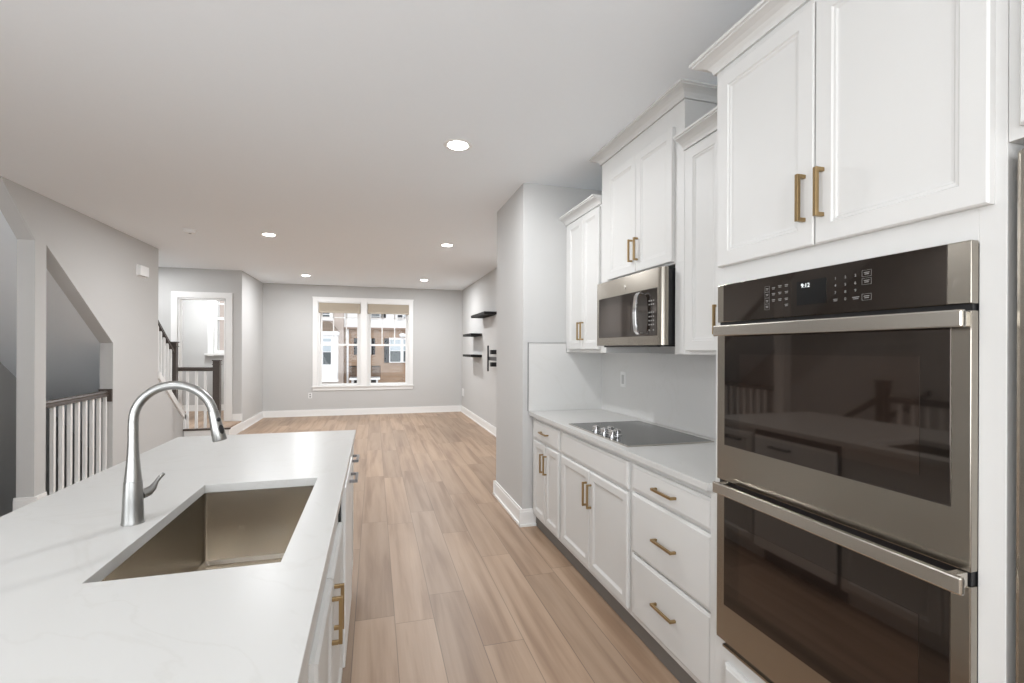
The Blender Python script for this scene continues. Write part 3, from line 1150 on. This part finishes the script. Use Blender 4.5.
e = 0.003
m.loft([rrect(SX0 - 0.02, SX1 + 0.02, SY0 - 0.02, SY1 + 0.02, TH - 0.001),
        rrect(SX0 - e, SX1 + e, SY0 - e, SY1 + e, TH - 0.001),
        rrect(SX0 - e, SX1 + e, SY0 - e, SY1 + e, SB + 0.012),
        rrect(SX0 + 0.01, SX1 - 0.01, SY0 + 0.01, SY1 - 0.01, SB)], caps=False)
m.bm.faces.new([m.bm.verts.new(p) for p in rrect(SX0 + 0.01, SX1 - 0.01, SY0 + 0.01, SY1 - 0.01, SB)])
bmesh.ops.remove_doubles(m.bm, verts=m.bm.verts, dist=0.0005)
b = m.build('basin', SINKM, sk, smooth=True, angle=0.5)
sol = b.modifiers.new('solid', 'SOLIDIFY')
sol.thickness = 0.0015
sol.offset = -1
MB().lathe((-0.40, 1.72, SB - 0.001), [(0.045, 0), (0.045, 0.003), (0.036, 0.004), (0.034, 0.0015), (0.0, 0.0015)], 24).build('drain', CHROME, sk, smooth=True)
# faucet
fc = thing('kitchen_faucet', 'tall brushed nickel gooseneck pull-down faucet standing behind the island sink', 'faucet', (-0.654, 1.602, 0.915))
FXx, FYy = -0.654, 1.602
MB().lathe((FXx, FYy, 0.915), [(0.0275, 0), (0.0275, 0.003), (0.0265, 0.008), (0.0245, 0.06), (0.0225, 0.105), (0.0215, 0.119), (0.0, 0.119)], 28).build('base', NICKEL, fc, smooth=True)
pts, rad = [], []
for z, r_ in ((1.0345, 0.0208), (1.06, 0.0185), (1.09, 0.0158), (1.12, 0.0140), (1.15, 0.0130), (1.18, 0.0127), (1.20, 0.0125)):
    pts.append((FXx, FYy, z))
    rad.append(r_)
R = 0.101
for k in range(1, 19):
    a = PI - k / 18 * (PI * 0.93)
    pts.append((FXx + R + R * math.cos(a), FYy - 0.0 * k, 1.202 + R * math.sin(a)))
    rad.append(0.0124)
ex, ez = pts[-1][0], pts[-1][2]
MB().tube(pts, rad, 20).build('gooseneck_neck', NICKEL, fc, smooth=True)
dx, dz = math.sin(0.20), -math.cos(0.20)
sp = [(ex + dx * t, FYy, ez + dz * t) for t in (0.0, 0.012, 0.02, 0.05, 0.085, 0.088)]
sph = MB().tube(sp, [0.0136, 0.0142, 0.0146, 0.0168, 0.0192, 0.0180], 20).build('spray_head', NICKEL, fc, smooth=True)
ax = Vector((dx, 0, dz))
nv = Vector((0.80 * -dz, -0.6, 0.80 * dx)).normalized()
bt = ax.cross(nv).normalized()
for t, ra, rb, hr in ((0.026, 0.0065, 0.0065, 0.0147), (0.056, 0.0140, 0.0075, 0.0172)):
    q = Vector((ex, FYy, ez)) + ax * t + nv * hr
    rings = [[q + nv * off + (ax * (ra * sc * math.cos(u)) + bt * (rb * sc * math.sin(u))) for u in [2 * PI * k / 20 for k in range(20)]]
             for off, sc in ((-0.006, 1.0), (0.0005, 1.0), (0.0018, 0.75))]
    MB().loft(rings).build('spray_button', BLACK, sph, smooth=True)
# lever on the side of the base
lv = [(FXx + 0.015, FYy + 0.018, 0.990), (FXx + 0.026, FYy + 0.030, 0.994), (FXx + 0.034, FYy + 0.038, 1.003), (FXx + 0.040, FYy + 0.046, 1.018), (FXx + 0.047, FYy + 0.054, 1.030), (FXx + 0.053, FYy + 0.060, 1.037)]
MB().tube(lv, [0.014, 0.0135, 0.010, 0.0055, 0.0058, 0.0045], 14, up=(0, 0, 1)).build('lever', NICKEL, fc, smooth=True)

# island cabinets, fronts facing +x
JF, JD = -0.137, -0.117
JB = -0.78


def ibody(c, y0, y1, top=TH):
    m = MB()
    m.box(JB, JF, y0, y1, 0.09, top)
    m.box(JB + 0.0, JF - 0.06, y0, y1, 0.0, 0.09)
    return m.build('body', CAB, c, bevel=0.001)


c = thing('island_cabinet', 'white island cabinet with a brass-handled drawer at the near end', 'cabinet', (-0.45, 0.73, 0), 'island cabinets')
ibody(c, 0.34, 1.125)
d = front('drawer', c, JD, 1, 0.36, 0.99, 0.715, 0.852, SLAB_P, 0.0195)
pull(d, JD, 1, 0.80, 0.79, 0.165, False)
d = front('door', c, JD, 1, 0.36, 0.672, 0.11, 0.698, BASE_P, 0.0195)
pull(d, JD, 1, 0.64, 0.60, 0.14)
d = front('door', c, JD, 1, 0.676, 0.99, 0.11, 0.698, BASE_P, 0.0195)
pull(d, JD, 1, 0.706, 0.60, 0.14)
c = thing('island_cabinet', 'white sink base cabinet of the island with paired brass vertical handles', 'cabinet', (-0.45, 1.6, 0), 'island cabinets')
m = MB()
m.box(JB, JF, 1.125, 2.055, 0.09, 0.58)
m.box(JB, JF - 0.06, 1.125, 2.055, 0.0, 0.09)
m.box(SX1 + 0.03, JF, 1.125, 2.055, 0.58, TH)
m.box(JB, SX0 - 0.03, 1.125, 2.055, 0.58, TH)
m.box(SX0 - 0.03, SX1 + 0.03, 1.125, SY0 - 0.03, 0.58, TH)
m.box(SX0 - 0.03, SX1 + 0.03, SY1 + 0.03, 2.055, 0.58, TH)
m.build('body', CAB, c)
d = front('door', c, JD, 1, 1.140, 1.550, 0.11, 0.715, BASE_P, 0.0195)
pull(d, JD, 1, 1.512, 0.605, 0.14)
d = front('door', c, JD, 1, 1.554, 2.045, 0.11, 0.715, BASE_P, 0.0195)
pull(d, JD, 1, 1.592, 0.605, 0.14)
dw = thing('dishwasher', 'white panel dishwasher with dark control strip and short grey handle in the island', 'dishwasher', (-0.45, 2.36, 0))
m = MB()
m.box(JB, JF + 0.008, 2.057, 2.665, 0.10, TH - 0.002)
m.build('tub', BLACK, dw)
d = box('door', PLASTIC, JF + 0.009, JD + 0.008, 2.070, 2.661, 0.11, 0.845, dw, bevel=0.004)
box('control_strip', BLACK, JF + 0.009, JD + 0.001, 2.064, 2.661, 0.848, 0.880, dw)
pull(d, JD + 0.008, 1, 2.44, 0.79, 0.15, False, GUNMETAL, so=0.036, w=0.013)
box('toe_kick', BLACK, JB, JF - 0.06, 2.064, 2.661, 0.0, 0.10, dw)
c = thing('island_cabinet', 'white island cabinet with one tall front and grey handle at the far end', 'cabinet', (-0.45, 2.86, 0), 'island cabinets')
ibody(c, 2.67, 3.055)
d = front('door', c, JD, 1, 2.685, 3.040, 0.11, 0.852, BASE_P, 0.0195)
pull(d, JD, 1, 2.86, 0.79, 0.15, False, GUNMETAL, so=0.036, w=0.013)
ip = thing('island_back_panel', 'white panelled back of the island under the counter overhang', 'panel', (-0.79, 1.7, 0))
m = MB()
m.box(-0.80, -0.781, 0.34, 3.055, 0, TH)
m.box(-0.812, -0.80, 0.34, 3.055, 0, 0.12)
for y in (0.34, 1.22, 2.10, 2.985):
    m.box(-0.808, -0.80, y, y + 0.07, 0.12, TH)
m.build('panel', CAB, ip, bevel=0.001)

# ------------------------------------------------------------------ living room fittings


def shelf(label, y0, y1, z):
    s = thing('floating_shelf', label, 'shelf', (1.80, (y0 + y1) / 2, z), 'black floating shelves on the right wall')
    box('board', SHELF, 1.70, 1.909, y0, y1, z - 0.022, z + 0.022, s, bevel=0.002)
    box('bracket_plate', DARKMETAL, 1.902, 1.9095, y0 + 0.1, y1 - 0.1, z - 0.030, z - 0.0225, s)


shelf('black floating shelf highest and nearest on the right living room wall', 7.58, 8.68, 2.00)
shelf('black floating shelf at middle height above the lowest one near far corner', 8.68, 9.50, 1.68)
shelf('black floating shelf lowest on the right living room wall near far corner', 8.68, 9.50, 1.285)
shelf_t = thing('tv_wall_mount', 'black television wall bracket without a television on right living room wall', 'tv mount', (1.9, 7.65, 1.26))
m = MB()
m.box(1.895, 1.909, 7.50, 7.80, 1.14, 1.19)
m.box(1.895, 1.909, 7.50, 7.80, 1.34, 1.39)
m.build('wall_plate', DARKMETAL, shelf_t)
m = MB()
m.box(1.78, 1.80, 7.00, 7.04, 1.05, 1.47)
m.box(1.78, 1.80, 7.66, 7.70, 1.05, 1.47)
m.box(1.80, 1.812, 7.00, 7.70, 1.23, 1.29)
m.build('vesa_rail', DARKMETAL, shelf_t, bevel=0.002)
for z in (1.165, 1.365):
    MB().box(1.80, 1.896, 7.50, 7.60, z - 0.035, z + 0.035).build('swivel_arm', DARKMETAL, shelf_t, bevel=0.004)


def outlet(name, label, c, n, w=0.072, h=0.115):
    t = thing(name, label, 'outlet', c)
    x, y, z = c
    if abs(n[1]):
        s = n[1]
        ys = sorted((y, y + s * 0.006))
        box('plate', PLASTIC, x - w / 2, x + w / 2, ys[0], ys[1], z - h / 2, z + h / 2, t, bevel=0.0015)
        m = MB()
        ys = sorted((y + s * 0.006, y + s * 0.0085))
        for dz in (-0.024, 0.024):
            m.box(x - 0.015, x + 0.015, ys[0], ys[1], z + dz - 0.014, z + dz + 0.014)
        m.build('socket', GREYP, t)
    else:
        s = n[0]
        xs = sorted((x, x + s * 0.006))
        box('plate', PLASTIC, xs[0], xs[1], y - w / 2, y + w / 2, z - h / 2, z + h / 2, t, bevel=0.0015)
        m = MB()
        xs = sorted((x + s * 0.006, x + s * 0.0085))
        for dz in (-0.024, 0.024):
            m.box(xs[0], xs[1], y - 0.015, y + 0.015, z + dz - 0.014, z + dz + 0.014)
        m.build('socket', PLASTIC, t)
    return t


outlet('power_outlet', 'white outlet low on the far wall below left corner of window', (-1.28, 10.80, 0.43), (0, -1))
outlet('power_outlet', 'white outlet plate low on the right wall beside the far corner', (1.91, 10.62, 0.45), (-1, 0), 0.24, 0.17)
ch = thing('door_chime', 'small white square chime box high on the stair wall', 'door chime', (-2.79, 7.02, 2.36))
box('cover', PLASTIC, -2.79, -2.745, 6.90, 7.13, 2.300, 2.425, ch, bevel=0.006)
box('rim', PLASTIC, -2.79, -2.782, 6.89, 7.14, 2.29, 2.435, ch, bevel=0.003)


def downlight(label, x, y, power):
    t = thing('recessed_light', label, 'ceiling light', (x, y, CZ), 'round recessed ceiling lights')
    MB().lathe((x, y, CZ), [(0.060, -0.0005), (0.066, -0.004), (0.078, -0.006), (0.090, -0.004), (0.094, 0.0)], 40).build('trim_ring', TRIM, t, smooth=True)
    MB().lathe((x, y, CZ - 0.0065), [(0.062, 0.0), (0.062, 0.0015), (0.0, 0.0015)], 32).build('lens', LENS, t)
    L = area_light('lamp', (0, 0, -0.012), (0, 0, -1), 0.15, 0.15, power, (0.955, 0.975, 1.0), shape='DISK', parent=t)
    return t


downlight('recessed ceiling light above the walkway, nearest and largest in view', 0.52, 3.113, LAMP_W * 0.6)
downlight('left one of the middle pair of recessed ceiling lights', -1.186, 6.185, LAMP_W)
downlight('right one of the middle pair of recessed ceiling lights', 0.889, 6.142, LAMP_W)
downlight('left one of the farthest pair of recessed ceiling lights by the window', -1.20, 9.45, LAMP_W)
downlight('right one of the farthest pair of recessed ceiling lights by the window', 0.918, 9.40, LAMP_W)
downlight('added out-of-view ceiling light over the near end of the island', -1.186, 0.55, LAMP_W * 0.3)  # out of view, added for more light in the room
downlight('added unseen fill light behind the camera near the added rear glazing', 0.0, -1.9, LAMP_W)  # added out of frame to raise the general light
downlight('unseen fill light added in the front hall beyond the doorway', -3.0, 10.0, LAMP_W * 0.8)  # added so the hall beyond the doorway looks bright
downlight('added hidden fill light above the raised landing', -3.45, 8.30, LAMP_W * 0.6)  # added to brighten the hall wall, hidden behind the left wall
downlight('added unseen fill light over the stairwell beside the left wall', -3.42, 3.6, LAMP_W * 0.35)  # added to lighten the dark stairwell
sm = thing('smoke_detector', 'small round white smoke detector on the ceiling left of the lights', 'smoke detector', (-2.0, 6.21, CZ))
MB().lathe((-2.0, 6.21, CZ), [(0.068, 0), (0.070, -0.008), (0.062, -0.012), (0.058, -0.030), (0.045, -0.037), (0.0, -0.038)], 32).build('cover', PLASTIC, sm, smooth=True)
MB().lathe((-2.0, 6.21, CZ - 0.0385), [(0.014, 0.001), (0.014, -0.003), (0.0, -0.003)], 16).build('test_button', GREYP, sm)

# added rear glazing frames, unseen behind the camera, around the fill lamps
for i, (x0, x1) in enumerate(((-2.1, -0.25), (-0.1, 1.75))):
    m = MB()
    for a, b, e, f in ((x0, x0 + 0.06, 0.03, 2.6), (x1 - 0.06, x1, 0.03, 2.6), (x0, x1, 0.03, 0.09), (x0, x1, 2.54, 2.6), ((x0 + x1) / 2 - 0.03, (x0 + x1) / 2 + 0.03, 0.03, 2.6)):
        m.box(a, b, -3.70, -3.62, e, f)
    struct(m.build('window_%d' % (3 + i), TRIM))

# ------------------------------------------------------------------ houses across the street (seen through the window)
FYB = 26.0


def fx(u): return -1.442 + (u - 345) * 0.0501
def fz(v): return 2.468 - (v - 328) * 0.0511
def U(X): return fx(310 + 0.161 * X)
def V(Y): return fz(290 + 0.161 * Y)


def fbox(name, mat, X0, X1, Y0, Y1, y0, y1, parent):
    return box(name, mat, U(X0), U(X1), y0, y1, V(Y1), V(Y0), parent)


h = thing('townhouse', 'tan brick townhouse across the street with white upper storey and dark shutters', 'house', (2.5, 30, -4))
box('brick_wall', BRICK, U(213), 9.0, FYB, FYB + 8, -4.0, V(240), h)
box('upper_storey', SIDING, U(213), 9.0, FYB - 0.1, FYB + 8, V(232), 6.5, h)
box('cornice', CORNICE, U(213), 9.0, FYB - 0.25, FYB + 0.1, V(243), V(232), h)
box('downspout', OUTW, U(229), U(240), FYB - 0.12, FYB - 0.02, -4.0, 6.4, h)
for a, b, y0, y1 in ((272, 304, 298, 402), (378, 402, 298, 402), (458, 488, 298, 452), (603, 635, 298, 452)):
    fbox('shutter', OUTD, a, b, y0, y1, FYB - 0.08, FYB, h)
for a, b in ((438, 450), (455, 467)):
    fbox('shutter', OUTD, a, b, 145, 172, FYB - 0.18, FYB - 0.1, h)


def owin(parent, X0, X1, Y0, Y1, y, upper=OUTB, lower=OUTG, fr=6):
    w = fbox('window', OUTW, X0 - fr, X1 + fr, Y0 - fr, Y1 + fr, y - 0.10, y, parent)
    ym = (Y0 + Y1) / 2
    fbox('pane', upper, X0, X1, Y0, ym - 2, y - 0.12, y - 0.10, w)
    fbox('pane', lower, X0, X1, ym + 2, Y1, y - 0.12, y - 0.10, w)


owin(h, 310, 372, 304, 396, FYB)
owin(h, 496, 560, 306, 446, FYB)
owin(h, 580, 598, 306, 446, FYB, OUTB, OUTG)
fbox('window_post', OUTW, 562, 578, 296, 452, FYB - 0.14, FYB, h)
fbox('window_head', OUTW, 488, 602, 294, 304, FYB - 0.16, FYB, h)
owin(h, 378, 428, 148, 172, FYB - 0.1, OUTG, OUTG, 4)
owin(h, 541, 571, 150, 178, FYB - 0.1, OUTD, OUTD, 4)
owin(h, 583, 600, 150, 172, FYB - 0.1, OUTB, OUTG, 4)
MB().lathe((U(572), FYB - 0.3, V(292)), [(0.10, 0), (0.16, 0.06), (0.17, 0.14), (0.12, 0.2), (0.0, 0.22)], 12).build('wall_lantern', OUTW, h, smooth=True)
# balcony
bl = fbox('balcony', OUTW, 250, 432, 540, 553, FYB - 1.0, FYB, h)
fbox('balcony_rail', OUTD, 250, 432, 468, 474, FYB - 1.0, FYB - 0.96, bl)
m = MB()
for k in range(27):
    X = 252 + k * 6.85
    m.box(U(X), U(X) + 0.03, FYB - 1.0, FYB - 0.97, V(540), V(472))
m.build('balcony_bars', OUTD, bl)
for X in (262, 330, 408):
    fbox('bracket', OUTW, X, X + 12, 553, 572, FYB - 0.8, FYB, bl)
fbox('lower_window', OUTD, 270, 305, 556, 600, FYB - 0.06, FYB, h)
fbox('lower_window', OUTD, 378, 410, 556, 600, FYB - 0.06, FYB, h)
rf = MB()
rf.prism([(FYB - 0.5, 6.45), (FYB + 8, 6.45), (FYB + 4, 9.5)], 'x', U(214), 9.0)
rf.build('roof', SHINGLE, h)

h2 = thing('townhouse', 'beige sided townhouse across the street with white bay window on its front', 'house', (-4.5, 29, -4))
GY = 25.4
box('front_wall', BEIGE, -12.0, U(212), GY, GY + 8, -4.0, 6.5, h2)
bay = MB()
for (a, b, y0, y1, z0, z1) in ((76, 184, GY - 0.7, GY, V(553), V(285)), (72, 190, GY - 0.8, GY, V(285), V(264)), (74, 187, GY - 0.75, GY, V(560), V(551))):
    bay.box(U(a), U(b), y0, y1, z0, z1)
bayo = bay.build('bay_window', OUTW, h2)
w = fbox('window', OUTB, 104, 147, 345, 380, GY - 0.73, GY - 0.69, bayo)
fbox('pane', OUTG, 104, 147, 386, 456, GY - 0.73, GY - 0.69, w)
fbox('transom', OUTB, 104, 147, 306, 322, GY - 0.73, GY - 0.69, w)
m = MB()
m.prism([(U(60), V(264)), (U(192), V(264)), (U(142), V(208)), (U(60), V(208))], 'y', GY - 0.75, GY)
m.build('bay_roof', SHINGLE, h2)
w = fbox('window', OUTW, 60, 150, 130, 196, GY - 0.1, GY, h2)
fbox('pane', OUTG, 66, 132, 137, 156, GY - 0.12, GY - 0.1, w)
fbox('pane', OUTG, 66, 132, 162, 180, GY - 0.12, GY - 0.1, w)
# grey windows higher on the left end (seen from the hall window)
for k in range(3):
    zc = 2.2 + k * 1.05
    w = box('window', OUTW, -9.2, -7.0, GY - 0.1, GY, zc - 0.45, zc + 0.42, h2)
    box('pane', OUTG, -9.0, -7.2, GY - 0.12, GY - 0.1, zc - 0.33, zc + 0.30, w)
rf = MB()
rf.prism([(GY - 0.5, 6.45), (GY + 8, 6.45), (GY + 4, 9.5)], 'x', -12.0, U(212))
rf.build('roof', SHINGLE, h2)
gr = box('floor_street', ASPHALT, -30, 30, 11.6, 60, -4.2, -4.0)
struct(gr)
